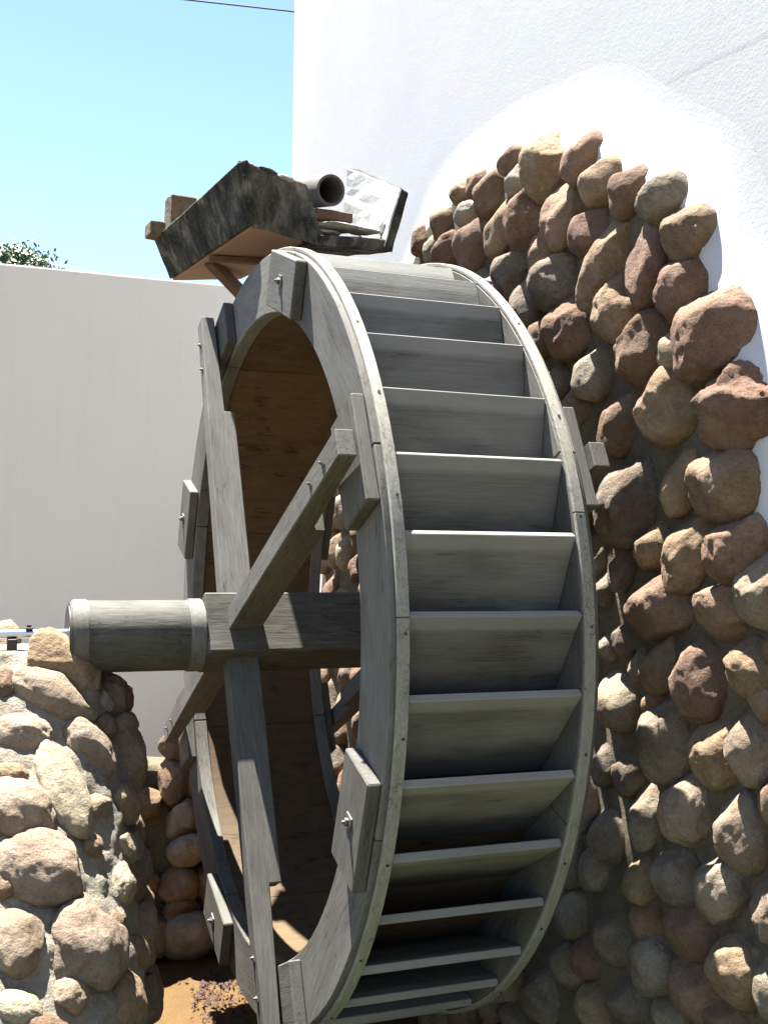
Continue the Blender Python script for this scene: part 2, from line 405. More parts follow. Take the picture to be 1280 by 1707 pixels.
# cobbles seen in the picture: cx, cy, w, h, tilt, colour (pixels of the photograph)
WS = [(699,395,26,56,0,'t'),(716,416,25,42,0,'p'),(735,370,36,56,10,'t'),(743,417,40,54,15,'r'),(772,357,42,36,0,'p'),(763,322,30,34,0,'t'),(792,307,32,46,10,'t'),(813,322,44,68,25,'t'),(790,405,54,88,20,'r'),(832,375,40,92,12,'t'),(846,268,40,40,0,'t'),(860,305,38,48,0,'p'),(873,362,60,96,8,'r'),(905,278,68,90,0,'t'),(967,266,54,76,22,'r'),(937,368,62,108,14,'r'),(1000,305,62,74,0,'t'),(1042,318,54,76,20,'t'),(1097,330,68,70,0,'g'),(982,385,58,80,12,'r'),(1012,430,56,150,28,'t'),(1076,433,58,138,-6,'r'),(1137,384,65,86,0,'t'),(1132,482,74,94,0,'r'),(850,452,54,72,14,'g'),(925,470,74,80,0,'g'),(952,540,68,108,10,'r'),(1023,512,66,98,0,'t'),(1072,582,84,108,12,'t'),(1182,556,96,138,22,'r'),(990,615,56,94,8,'g'),(1107,677,88,112,0,'t'),(1217,680,108,116,0,'r'),(900,562,42,62,10,'t'),(928,632,36,56,0,'g'),(1027,706,54,92,14,'t'),(1048,835,82,136,22,'g'),(1132,797,46,104,12,'t'),(1205,806,98,118,0,'t'),(1226,914,88,108,28,'r'),(1146,916,64,124,16,'t'),(1083,910,50,68,0,'t'),(1270,985,84,110,18,'y'),(1098,1015,98,94,-6,'r'),(1200,1015,86,80,0,'r'),(1033,940,36,76,0,'g'),(1005,985,30,50,0,'g'),(1034,1065,36,50,0,'g'),(1008,1080,28,40,0,'g'),(1160,1130,84,126,-8,'r'),(1250,1115,76,84,0,'t'),(1060,1110,30,52,0,'g'),(1028,1170,60,84,0,'y'),(1107,1228,74,120,0,'g'),(1190,1255,74,96,0,'t'),(1246,1240,68,110,-10,'k'),(1000,1270,34,70,0,'g'),(1048,1282,45,80,10,'g'),(1075,1356,46,100,0,'g'),(1140,1350,72,104,0,'k'),(1232,1380,76,118,-14,'k'),(1008,1395,50,76,10,'g'),(985,1450,42,62,0,'g'),(1130,1465,72,94,0,'g'),(1200,1480,74,100,0,'y'),(1283,1515,60,92,0,'k'),(1065,1465,50,74,0,'t'),(950,1525,46,70,0,'g'),(1022,1560,54,84,0,'g'),(1076,1532,48,68,0,'t'),(1150,1550,76,80,-10,'t'),(945,1605,54,66,0,'g'),(1088,1605,64,94,8,'g'),(1225,1615,84,96,0,'t'),(1160,1645,78,96,0,'r'),(1042,1668,62,64,0,'g'),(900,1660,62,72,-20,'g'),(1110,1695,56,52,0,'g'),(985,1682,50,62,0,'t'),(850,1690,44,52,0,'g'),
 (1085,1175,30,60,0,'t'),(1270,1170,50,60,0,'r'),(1290,1330,50,80,0,'t'),(1280,1640,50,90,0,'g'),(1200,1700,70,60,0,'t'),(1290,1080,40,60,0,'t')]
stones = []     # y, z, a, b
def add_wall_stone(y, z, a, b, p, tilt, key, seed, sub=4):
    stones.append((y, z, a, b))
    rs = random.Random(seed)
    dark_rough = .16 if seed == 32 else .085
    cuts = [((rs.uniform(-.55, .15), rs.uniform(.30, .75), .8), rs.uniform(.68, .84)), ((rs.uniform(-.3, .4), -rs.uniform(.3, .7), .6), rs.uniform(.82, .94))]
    if rs.random() < .5: cuts.append(((rs.uniform(.4, .9), rs.uniform(-.2, .5), .5), rs.uniform(.76, .90)))
    me = stone_mesh(a, b, p, ST[key], sub, seed, rs.choice((0, 1, 2)), dark_rough, cuts)
    lean = R(rs.uniform(14, 30)); X = Vector((0, -1, 0)); Z = Vector((-math.cos(lean), 0, math.sin(lean))); Y = Vector((math.sin(lean), 0, math.cos(lean)))    # local x to the right in the picture, z out of the wall
    c, s = math.cos(R(tilt)), math.sin(R(tilt))
    x2 = X*c - Y*s; y2 = X*s + Y*c
    M = Matrix((x2, y2, Z)).transposed().to_4x4(); M.translation = Vector((BED + .10*p - .0*p, y, z))
    link('stone', me, bld, M)
for i, (cx, cy, wd, ht, tl, k) in enumerate(WS):
    xx = BED - .02
    c = atx(cx, cy, xx); l = atx(cx-wd/2, cy, xx); r_ = atx(cx+wd/2, cy, xx)
    half = abs(l.y-r_.y)/2
    kk = abs(atx(cx, cy, xx).y - atx(cx, cy, xx-.1).y)/.1
    dist = (c-CAM).dot(CFW)
    b = ht/2*dist/FPX*1.24
    q = .85
    a = half/math.sqrt(1 + (q*kk)**2)*1.38
    p = min(q*a*1.2, b*1.1, .13); p = max(p, .5*a)
    # centre of the silhouette is shifted by the part sticking out
    y = c.y
    add_wall_stone(y, c.z, a, b, max(p, .045), tl, k, i, 5 if wd*ht > 5500 else 4)
# the rest of the bed: cobbles behind the wheel and out of frame
rs = random.Random(11); tries = 0; n0 = len(stones)
def inside(y, z, mrg):
    phi = math.atan2(z-ZC, -(y-YC)); 
    if phi < R(-75)+.02: phi += 2*math.pi
    return math.hypot(z-ZC, y-YC) < rsm(phi) - mrg
while tries < 14000 and len(stones) < 296:
    tries += 1
    y = rs.uniform(-1.95, 2.1); z = rs.uniform(GZ+.05, 1.65)
    sc = rs.uniform(.8, 1.15) if tries < 5000 else rs.uniform(.5, .8)
    a = .075*sc*rs.uniform(.85, 1.15); b = .10*sc*rs.uniform(.85, 1.2)
    if not inside(y, z, .06): continue
    ok = True
    for (Y, Z, A, B_) in stones:
        if ((y-Y)/(a+A))**2 + ((z-Z)/(b+B_))**2 < .66: ok = False; break
    if ok: add_wall_stone(y, z, a, b, max(.055, .95*a), rs.uniform(-12, 25), rs.choice('ttrrggk'), 500+tries, 4)
# thin trowel ridge in the plaster
A = atx(1050, 170, WX); Bp = atx(1330, 38, WX)
dv = (Bp-A); n_ = 40; bm = bmesh.new(); prof = []
up = Vector((1, 0, 0)).cross(dv).normalized()
if up.z < 0: up = -up
for i in range(n_+1):
    t = i/n_; c = A + dv*t + up*(.006*noise.noise(Vector((t*6, 0, 0)))); hgt = .0004*min(1, t*3)*(1+.5*noise.noise(Vector((t*19, 3, 0))))
    prof.append([bm.verts.new(c + up*.05 + Vector((.0012, 0, 0))), bm.verts.new(c + up*.004 + Vector((-hgt, 0, 0))), bm.verts.new(c - up*.014 + Vector((.0012, 0, 0)))])
for i in range(n_):
    for j in range(2): bm.faces.new([prof[i][j], prof[i+1][j], prof[i+1][j+1], prof[i][j+1]])
link('plaster_ridge', mesh_bm('plaster_ridge', bm, WHITE, True), bld)

# ------------------------------------------------------------------ boundary wall behind
bw_ = empty('boundary_wall', (-3, 3.1, GZ))
tag(bw_, 'plain off-white plastered yard wall behind the wheel under the sky', 'wall')
bm = hexa_bm([(-12, 3.0, GZ-.2), (3.5, 3.0, GZ-.2), (3.5, 3.22, GZ-.2), (-12, 3.22, GZ-.2), (-12, 3.0, 1.885), (3.5, 3.0, 1.885), (3.5, 3.22, 1.885), (-12, 3.22, 1.885)])
bmesh.ops.bevel(bm, geom=bm.edges[:], offset=.012, segments=2, affect='EDGES')
bmesh.ops.subdivide_edges(bm, edges=[e for e in bm.edges if e.calc_length() > 3], cuts=60)
for v in bm.verts:
    if v.co.z > 1.8: v.co.z += .003*noise.noise(Vector((v.co.x*2.3, 0, 0)))
link('wall', mesh_bm('wall', bm, GREYW), bw_)

# ------------------------------------------------------------------ water wheel
WR, RI = 1.245, 1.05
XI, XO = .2334, .2825          # inner and outer face of the shroud rings
wheel = empty('water_wheel', (0, 0, 0))
tag(wheel, 'large weathered grey wooden water wheel with bucket boards and four spokes', 'water wheel')
def polar(r, ang, x=0): return Vector((x, -r*math.cos(ang), r*math.sin(ang)))
def arc_bm(r0, r1, half, x0, x1, n=12, bev=.003):
    """arc sector round local origin at mid radius; local x tangential, y radial, z = wheel axis"""
    bm = bmesh.new(); rm = (r0+r1)/2; rings = []
    for i in range(n+1):
        t = -half + 2*half*i/n; s, c = math.sin(t), math.cos(t)
        rings.append([bm.verts.new((r*s, r*c - rm, zz)) for r, zz in ((r0, x0), (r1, x0), (r1, x1), (r0, x1))])
    for i in range(n):
        for j in range(4): bm.faces.new([rings[i][j], rings[i+1][j], rings[i+1][(j+1) % 4], rings[i][(j+1) % 4]])
    bm.faces.new(rings[0]); bm.faces.new(rings[-1][::-1])
    if bev:
        bmesh.ops.recalc_face_normals(bm, faces=bm.faces[:])
        es = [e for e in bm.edges if e.calc_face_angle(0) > 1.0]
        bmesh.ops.bevel(bm, geom=es, offset=bev, segments=1, affect='EDGES')
    return bm
def arc_M(ang, rm, x, side):
    # local y = radial out, local z = +-x world
    rad = polar(1, ang); z = Vector((side, 0, 0)); xx = rad.cross(z)
    M = Matrix((xx, rad, z)).transposed().to_4x4(); M.translation = rad*rm + Vector((x, 0, 0)); return M
T0 = 25.0
me = smooth_sides(mesh_bm('shroud_board', arc_bm(RI, WR, R(22.5)-.0012, -.0245, .0245), WOOD), 30)
base = None
for side in (-1, 1):
    for k in range(8):
        M = arc_M(R(T0 + 22.5 + 45*k), (RI+WR)/2, side*(XI+XO)/2, side)
        base = link('shroud_board', me, wheel, M) if base is None else clone(base, wheel, M)
me = smooth_sides(mesh_bm('rim_hoop', arc_bm(WR+.001, WR+.013, R(45)-.0008, -.0155, .0155, 28, .002), HOOP), 30)
base = None
for side in (-1, 1):
    for k in range(4):
        M = arc_M(R(50 + 90*k + (12 if side > 0 else 0)), WR+.007, side*(XI+.0165), side)
        base = link('rim_hoop', me, wheel, M) if base is None else clone(base, wheel, M)
# nails along the hoops
for side in (-1, 1):
    bm = bmesh.new()
    for k in range(26):
        a = R(k*360/26 + 4 + random.uniform(-2, 2)); c = polar(WR+.0135, a, side*(XI+.0165+random.uniform(-.005, .005)))
        Mx = arc_M(a, WR+.0135, c.x, side) @ Matrix.Rotation(R(90), 4, 'X')
        bmesh.ops.create_cone(bm, cap_ends=True, segments=8, radius1=.0042, radius2=.0034, depth=.003, matrix=Mx)
    o = link('nail', mesh_bm('nail', bm, IRON), wheel); tag(o, kind='stuff')
# sole sheets
me = smooth_sides(mesh_bm('sole_sheet', arc_bm(1.060, 1.076, R(22.5)-.0012, -XI+.001, XI-.001, 10, 0), SOLE), 30)
base = None
for k in range(8):
    M = arc_M(R(4 + 45*k), 1.068, 0, 1)
    base = link('sole_sheet', me, wheel, M) if base is None else clone(base, wheel, M)
# buckets
NBK = 39; DEL = R(12.5)
ro, ri = 1.243, 1.079
p0 = Vector((ro, 0)); p1 = Vector((ri*math.cos(DEL), -ri*math.sin(DEL)))
blen = (p1-p0).length
bmk = box_bm(2*XI-.002, blen, .022, .002)
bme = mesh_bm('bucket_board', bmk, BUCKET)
base = None
TH0 = 5.3
for k in range(NBK):
    a = R(TH0 + 360/NBK*k + random.uniform(-.25, .25)); po = polar(ro, a); pi_ = polar(ri, a-DEL)
    c = (po+pi_)/2
    M = frame(c, (1, random.uniform(-.004, .004), random.uniform(-.004, .004)), po-pi_)
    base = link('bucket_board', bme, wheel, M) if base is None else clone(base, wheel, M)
# hub beam, axle
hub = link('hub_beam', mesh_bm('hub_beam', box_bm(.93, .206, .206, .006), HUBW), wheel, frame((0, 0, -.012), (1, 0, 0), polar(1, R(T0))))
bm = cyl_bm(.115, .115, .42, 48, .004)
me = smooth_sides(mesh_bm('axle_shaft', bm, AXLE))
Mx = Matrix.Rotation(R(90), 4, 'Y')
ax = link('axle_shaft', me, wheel, Matrix.Translation((-.675, 0, -.018)) @ Matrix.Rotation(R(90), 4, 'Y'))
for x, wd in ((-.855, .05), (-.49, .05)):
    me = smooth_sides(mesh_bm('collar', cyl_bm(.1195, .1195, wd, 48, .004), WOOD))
    link('collar', me, ax, Matrix.Translation((x, 0, -.018)) @ Matrix.Rotation(R(90), 4, 'Y'))
link('axle_pin', smooth_sides(mesh_bm('axle_pin', cyl_bm(.0135, .0135, .24, 20, .002), STEEL)), wheel, Matrix.Translation((-.99, 0, -.006)) @ Mx)
link('axle_pin', smooth_sides(mesh_bm('axle_pin', cyl_bm(.03, .03, .15, 20, .002), STEEL)), wheel, Matrix.Translation((.53, 0, 0)) @ Mx)
link('end_plate', smooth_sides(mesh_bm('end_plate', cyl_bm(.10, .10, .008, 40, .001), IRON)), wheel, Matrix.Translation((-.8855, 0, -.018)) @ Mx)
# spokes: stepped at the ring so that the outer end laps over the joint block
def spoke_bm():
    bm = bmesh.new(); prof = [(.095, .285), (.83, .285), (.83, .322), (1.245, .330), (1.245, .378), (.80, .385), (.095, .392)]
    h = .037; A_ = [bm.verts.new((r, -h, x)) for r, x in prof]; B_ = [bm.verts.new((r, h, x)) for r, x in prof]
    bm.faces.new(A_); bm.faces.new(B_[::-1]); n = len(prof)
    for i in range(n): bm.faces.new([A_[i], A_[(i+1) % n], B_[(i+1) % n], B_[i]])
    bmesh.ops.recalc_face_normals(bm, faces=bm.faces[:])
    bmesh.ops.bevel(bm, geom=bm.edges[:], offset=.003, segments=1, affect='EDGES')
    return bm
sme = mesh_bm('spoke', spoke_bm(), WOOD)
def bolt_bm():
    bm = bmesh.new()
    bmesh.ops.create_cube(bm, size=1, matrix=Matrix.Diagonal((.036, .036, .004, 1)))
    bmesh.ops.create_cone(bm, cap_ends=True, segments=6, radius1=.010, radius2=.010, depth=.009, matrix=Matrix.Translation((0, 0, .006)))
    bmesh.ops.create_cone(bm, cap_ends=True, segments=12, radius1=.005, radius2=.0045, depth=.012, matrix=Matrix.Translation((0, 0, .012)))
    return bm
bome = mesh_bm('bolt', bolt_bm(), BOLT)
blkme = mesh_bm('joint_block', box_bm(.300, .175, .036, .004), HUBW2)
s_b = k_b = None
for side in (-1, 1):
    for k in range(8):
        ang = R(T0 + 45*k); rad = polar(1, ang)
        if side > 0 and k == 7: continue       # no block there on the far ring
        M = arc_M(ang, 1.148, side*(XO+.0185), side)
        k_b_ = link('joint_block', blkme, wheel, M) if k_b is None else clone(k_b, wheel, M)
        k_b = k_b or k_b_
        if k % 2 == 0:
            z = Vector((side, 0, 0)); y = z.cross(rad)
            Ms = Matrix((rad, y, z)).transposed().to_4x4()
            s_ = link('spoke', sme, wheel, Ms) if s_b is None else clone(s_b, wheel, Ms)
            s_b = s_b or s_
            tang = z.cross(rad)
            for r_ in (1.03, 1.14):
                pos = rad*r_ + Vector((side*.3825, 0, 0))
                link('bolt', bome, s_, frame(pos, rad, z.cross(rad)) @ Matrix.Scale(.6, 4))
        else:
            Mb = arc_M(ang, 1.155, side*(XO+.0385), side)
            link('bolt', bome, k_b_, Mb)

# ------------------------------------------------------------------ stone pier under the axle pin
PCX, PCY = -1.32, .10
def pier_dims(z):
    d = -z
    return .44 + .17*(1-math.exp(-d/.16)) + .06*d, .13 + 1.0*d
def pier_f(p):
    hx, hy = pier_dims(min(p.z, -.02)); e = 2.3
    v = (abs((p.x-PCX)/hx)**e + abs((p.y-PCY)/hy)**e)**(1/e) - 1
    return max(v*min(hx, hy), (p.z + .055))
def pier_n(p):
    h = .004
    g_ = Vector([pier_f(p + Vector(d)*h) - pier_f(p - Vector(d)*h) for d in ((1, 0, 0), (0, 1, 0), (0, 0, 1))])
    return g_.normalized() if g_.length > 0 else Vector((0, -1, 0))
pier = empty('stone_pier', (PCX, PCY, GZ))
tag(pier, 'battered pier of sunlit cobbles in pale mortar carrying the steel axle pin', 'stone pier')
bm = bmesh.new(); NA, NZ = 200, 130; grid = []
for i in range(NZ+1):
    z = -.055 - (GZ*-1+.1-.055)*i/NZ; hx, hy = pier_dims(z); row = []
    for j in range(NA):
        t = 2*math.pi*j/NA; c, s = math.cos(t), math.sin(t); e = 2/2.3
        p = Vector((PCX + hx*math.copysign(abs(c)**e, c), PCY + hy*math.copysign(abs(s)**e, s), z))
        nn = Vector((c, s, .2))
        p += nn*(.020*noise.noise(p*6) + .014*noise.noise(p*19) + .007*noise.noise(p*45))
        row.append(bm.verts.new(p))
    grid.append(row)
for i in range(NZ):
    for j in range(NA): bm.faces.new([grid[i][j], grid[i][(j+1) % NA], grid[i+1][(j+1) % NA], grid[i+1][j]])
bm.faces.new(grid[0])
link('mortar', mesh_bm('mortar', bm, MORTAR, True), pier)
PS = [(103,1104,122,92,-10,'t'),(92,1161,136,74,-5,'k'),(4,1068,46,86,0,'y'),(2,1140,46,60,0,'t'),(35,1223,95,62,8,'k'),(152,1247,104,66,-22,'k'),(106,1318,160,72,-48,'y'),(30,1346,112,92,-12,'k'),(222,1268,132,56,-62,'t'),(248,1234,54,80,-15,'t'),(207,1340,66,78,-15,'t'),(211,1412,46,84,-20,'y'),(252,1360,28,46,0,'t'),(281,1404,36,74,15,'k'),(258,1447,38,96,0,'t'),(73,1449,144,116,5,'k'),(204,1474,60,70,0,'y'),(145,1574,140,150,0,'k'),(28,1573,86,104,0,'y'),(253,1542,42,102,0,'t'),(228,1590,52,92,-10,'t'),(35,1682,92,50,0,'y'),(205,1668,92,84,0,'t'),(270,1662,46,104,0,'t'),(85,1722,110,50,0,'t'),(178,1169,34,28,0,'p'),(150,1160,30,50,0,'k'),(205,1153,74,70,-20,'t'),(258,1206,40,62,-25,'t'),(20,1290,50,36,0,'t'),(60,1395,40,30,0,'y'),(155,1410,36,40,0,'t'),(176,1210,40,46,-30,'t'),(190,1535,36,60,0,'t'),(262,1590,44,80,0,'t'),(165,1345,40,60,-40,'k'),(276,1470,34,60,0,'t'),(10,1470,40,60,0,'t'),(118,1660,60,60,0,'k'),(250,1310,40,60,-10,'t')]
def pier_hit(px, py):
    d = ray(px, py).normalized(); best = None; t = 1.6
    while t < 5.2:
        p = CAM + d*t; f = pier_f(p)
        if best is None or f < best[0]: best = (f, p.copy())
        if f < 0: return p, True
        t += .008
    p = best[1]
    return p - pier_n(p)*(best[0]+.01), False
pst = []
def add_pier_stone(p, n, a, b, tilt, key, seed, sub, pr=.7, rt=None, upv=None):
    X = (rt or CRT); X = (X - n*X.dot(n)).normalized(); Y = n.cross(X)
    c, s = math.cos(R(tilt)), math.sin(R(tilt)); x2 = X*c + Y*s; y2 = n.cross(x2)
    pp = pr*min(a, b)
    me = stone_mesh(a, b, pp, ST[key], sub, 900+seed, random.Random(seed).choice((1, 2, 2, 3)), .10)
    M = Matrix((x2, y2, n)).transposed().to_4x4(); M.translation = p - n*(.04*pp)
    link('stone', me, pier, M); pst.append((p, max(a, b), min(a, b)))
for i, (cx, cy, wd, ht, tl, k) in enumerate(PS):
    p, hit = pier_hit(cx, cy); n = pier_n(p)
    if n.dot(-ray(cx, cy).normalized()) < .1: n = (n - ray(cx, cy).normalized()*.35).normalized()
    if n.z > .72: n = Vector((n.x*.4, -.75, .5)).normalized()
    d = (p-CAM).dot(CFW)
    fo = max(.62, abs((CRT - n*CRT.dot(n)).length)); fv = max(.7, (CUP - n*CUP.dot(n)).length)
    a, b = wd/2*d/FPX*1.08, ht/2*d/FPX*1.08
    if not hit: a = max(a, .6*b); b = max(b, .6*a)
    add_pier_stone(p, n, a, b, tl, k, i, 5, .72 if hit else .95)
# back and far left of the pier
rs = random.Random(5)
for t in range(2500):
    z = rs.uniform(-1.5, -.1); th = rs.uniform(0, 2*math.pi); hx, hy = pier_dims(z); c, s = math.cos(th), math.sin(th); e = 2/2.3
    p = Vector((PCX + hx*math.copysign(abs(c)**e, c), PCY + hy*math.copysign(abs(s)**e, s), z))
    rr = rs.uniform(.07, .11)
    vis = CUP.dot(p-CAM)
    px = 640 + FPX*(p-CAM).dot(CRT)/(p-CAM).dot(CFW)
    n = pier_n(p)
    if px > -40 and n.dot((CAM-p).normalized()) > .0: continue
    if any((p-q[0]).length < rr + q[1]*.85 for q in pst): continue
    add_pier_stone(p, n, rr, rr*rs.uniform(.75, 1), rs.uniform(-40, 40), rs.choice('ttyk'), 100+t, 4)

# bearing clip on the pin
bc = empty('bearing_clip', (-1.0, 0, 0.0))
tag(bc, 'small dark iron clip with a nut holding the steel axle pin on the pier', 'bearing clip')
link('strap', mesh_bm('strap', box_bm(.022, .036, .007, .001), IRON), bc, Matrix.Translation((-1.005, 0, .0105)))
link('nut', mesh_bm('nut', cyl_bm(.008, .008, .009, 6), IRON), bc, Matrix.Translation((-1.005, 0, .0175)))
link('saddle', mesh_bm('saddle', box_bm(.03, .04, .045, .003), IRON), bc, Matrix.Translation((-1.055, 0, -.042)))

# ------------------------------------------------------------------ low stone wall at the back of the wheel pit
LY = 1.46
low = empty('low_stone_wall', (-.2, LY+.2, GZ))
tag(low, 'low cobble retaining wall on sandy ground behind the wheel', 'stone wall')
bm = bmesh.new(); gx = []
for i in range(61):
    x = -1.9 + 2.45*i/60; row = []
    top = -.72 + .06*noise.noise(Vector((x*2, 0, 0)))
    for (y, z) in [(LY+.05-.02*t, GZ-.1 + (top-GZ+.1)*t) for t in np.linspace(0, 1, 16)] + [(LY+.12, top+.03), (LY+.3, top+.02), (LY+.4, top), (LY+.42, GZ-.1)]:
        row.append(bm.verts.new((x, y + .02*noise.noise(Vector((x*5, z*5, 0))), z)))
    gx.append(row)
for i in range(60):
    for j in range(len(gx[0])-1): bm.faces.new([gx[i][j], gx[i+1][j], gx[i+1][j+1], gx[i][j+1]])
link('mortar', mesh_bm('mortar', bm, MORTARD, True), low)
lst = []
def add_low(x, z, a, b, key, seed, p=.08, tilt=0, y=None):
    me = stone_mesh(a, b, p, ST[key], 4, 2000+seed, 6, .1)
    M = frame((x, (LY if y is None else y), z), (math.cos(R(tilt)), 0, math.sin(R(tilt))), (0, .5, .85))
    link('stone', me, low, M); lst.append((x, z, a, b))
for i, (cx, cy, wd, ht, k, tl) in enumerate([(303,1368,56,56,'p',-10),(309,1420,66,50,'p',0),(300,1475,70,62,'t',0),(314,1560,92,72,'p',0),(290,1300,56,76,'t',10),(318,1305,44,60,'r',0),(296,1240,60,56,'t',0),(345,1470,50,60,'t',0),(350,1380,50,60,'t',0),(262,1560,60,64,'t',0),(300,1518,60,40,'t',0)]):
    c = aty(cx, cy, LY); d = (c-CAM).dot(CFW); add_low(c.x, c.z, wd/2*d/FPX, ht/2*d/FPX, k, i, .10 if i not in (3, 0, 1) else .17)
rs = random.Random(3)
for t in range(1500):
    x = rs.uniform(-1.8, .5); z = rs.uniform(GZ+.05, -.70); a = rs.uniform(.07, .12); b = rs.uniform(.06, .1)
    if any(((x-X)/(a+A_))**2 + ((z-Z)/(b+B_))**2 < .9 for X, Z, A_, B_ in lst): continue
    add_low(x, z, a, b, rs.choice('ttrgk'), 100+t)

# ------------------------------------------------------------------ flume over the wheel
ZB = 1.40
fl = empty('flume', (-.1, .5, ZB))
tag(fl, 'black mould stained concrete flume with a splayed open outlet above the wheel', 'flume')
def thick(quad, off, name, mat, cuts=5, rough=.004, seed=1, parent=fl, freq=14):
    off = Vector(off); c = [Vector(p) for p in quad] + [Vector(p)+off for p in quad]
    o = link(name, mesh_bm(name, hexa_bm(c, cuts, rough, seed, freq), mat), parent); return o
A0b = atz(283, 466, ZB); A1b = atz(415, 376, ZB)
A0t = aty(257, 399, A0b.y-.03); A1t = aty(396, 271, A1b.y-.03)
S2b = aty(527, 408, .24); S2t = aty(492, 301, .24)
nrm = (A1b-A0b).cross(A0t-A0b).normalized()
if nrm.x < 0: nrm = -nrm
thick([A0b, A1b, A1t, A0t], nrm*.045, 'side_wall', MOULD, 7, .005, 2)
e0b, e0t = A1b + Vector((.003, .004, 0)), A1t + Vector((.003, .004, 0))
nrm2 = (S2b-A1b).cross(A1t-A1b).normalized()
if nrm2.y < 0: nrm2 = -nrm2
c = [e0b, S2b, S2t, e0t]
thick(c, (.05, .02, 0), 'end_wall', MOULD2, 7, .007, 4)
# pinkish underside board
F0 = A0b + Vector((.012, 0, -.004)); F1 = A1b + Vector((.012, .014, -.004)); F2 = S2b + Vector((-.02, .02, 0)); F2.z = ZB-.004
F3 = atz(402, 466, ZB-.004)
thick([F0, F1, F2, F3], (0, 0, .034), 'underside_board', PINK, 5, .002, 5)
# outlet: splayed U section cut square across, floor falling towards the mouth
Fb0 = aty(529, 409, .24); Fb1 = aty(653, 421, .24); Ft1 = aty(646, 398, .24); Ft0 = aty(531, 390, .24)
back = Vector((-.06, .40, .075))
thick([Fb0, Fb1, Ft1, Ft0], back, 'outlet_floor', MOULD, 6, .005, 6)
W0, W1, W2, W3 = aty(655, 421, .238), aty(682, 322, .238), aty(668, 312, .238), aty(640, 412, .238)
bk = [aty(595, 380, .62), aty(600, 283, .62), aty(578, 281, .62), aty(570, 380, .62)]
c = [W0, W1, W2, W3] + bk
bm = hexa_bm(c, 6, .005, 7)
bm.normal_update()
o = link('outlet_side', mesh_bm('outlet_side', bm, [MOULD, CHALK]), fl)
me = o.data; inn = (W2-W3).cross(bk[3]-W3).normalized()
if inn.x > 0: inn = -inn
for p in me.polygons:
    if p.normal.dot(inn) > .7: p.material_index = 1
# left jamb of the outlet
J = [aty(528, 409, .236), aty(492, 301, .236), aty(478, 296, .236), aty(507, 409, .236)]
Jb = [p + Vector((-.04, .38, .0)) for p in J]
o = link('outlet_side', mesh_bm('outlet_side', hexa_bm(J+Jb, 6, .005, 8), MOULD), fl)
# broken cement rim along the end wall
def chunk(name, p, s, mat, seed, parent=None, facets=9, rot=0):
    V = stone_mesh(s[0], s[1], s[2], mat, 3, seed, facets, .16); 
    for pl in V.polygons: pl.use_smooth = False
    return link(name, V, parent, Matrix.Translation(p) @ Matrix.Rotation(R(rot), 4, 'Z'))
for i, (px, py, yy, s) in enumerate([(416, 276, .13, (.05, .02, .006)), (447, 285, .165, (.05, .02, .006)), (476, 297, .20, (.035, .02, .010))]):
    chunk('broken_rim', aty(px, py, yy), s, CHALK if i in (0, 2) else MOULD2, 40+i, fl, 9, 30)

# pipe, its bearer and the loose pieces
pm, pb = aty(552, 317, .34), aty(497, 324, .62)
pb2 = pm + (pb-pm)*2.3
dv = (pm-pb).normalized(); L = (pm-pb2).length
bm = bmesh.new(); seg = 36
rings = []
for (r, z) in ((.060, -L/2), (.060, L/2-.002), (.058, L/2), (.050, L/2), (.048, L/2-.004), (.048, -L/2)):
    rings.append([bm.verts.new((r*math.cos(2*math.pi*i/seg), r*math.sin(2*math.pi*i/seg), z)) for i in range(seg)])
for a_, b_ in zip(rings, rings[1:]+rings[:1]):
    for i in range(seg): bm.faces.new([a_[i], a_[(i+1) % seg], b_[(i+1) % seg], b_[i]])
vb = [bm.verts.new((.048*math.cos(2*math.pi*i/seg), .048*math.sin(2*math.pi*i/seg), -L/2+.01)) for i in range(seg)]; bm.faces.new(vb)  # added disc shutting the unseen back end to keep light out of the mouth
pipe = link('pipe', smooth_sides(mesh_bm('pipe', bm, CLAY)), None, Matrix.Translation((pm+pb2)/2) @ dv.to_track_quat('Z', 'Y').to_matrix().to_4x4())
tag(pipe, 'grey round feed pipe with a dark open mouth lying in the flume outlet', 'pipe')
def brick(px0, py0, px1, py1, y, dy, label, cat='brick', mat=BRICK, seed=1, group=None, rough=.004):
    a = aty(px0, py0, y); b = aty(px1, py1, y); c0 = (a+b)/2
    bm = box_bm(abs(b.x-a.x), dy, abs(b.z-a.z), .004, 1, 4, rough, seed)
    return tag(link('brick', mesh_bm('brick', bm, mat), None, Matrix.Translation(c0 + Vector((0, dy/2, 0))) @ Matrix.Rotation(R(6), 4, 'Z')), label, cat, group)
brick(522, 346, 588, 371, .40, .10, 'brown brick packed under the round pipe in the flume outlet', seed=2, mat=RUST)
brick(249, 367, 300, 396, .90, .09, 'brown brick lying across the far rim end of the flume, end poking out left', seed=3)
brick(284, 323, 326, 396, .82, .10, 'pale brick standing upright behind the left rim of the flume', seed=4, mat=BRICK)
for i, (px, py, s, lb, rt_) in enumerate([(560, 379, (.085, .07, .010), 'broad white plaster fragment lying under the pipe in the outlet', 10), (608, 386, (.06, .05, .009), 'thin white plaster fragment at the middle of the outlet lip', -15), (640, 381, (.022, .02, .034), 'jagged grey plaster fragment standing in the right corner of the outlet', 20), (545, 388, (.05, .03, .007), 'small flat plaster fragment at the left end of the outlet lip', 0)]):
    o = chunk('plaster_fragment', aty(px, py, .29), s, CHALK, 60+i, None, 10, rt_); tag(o, lb, 'plaster piece', 'plaster pieces lying in the flume outlet')

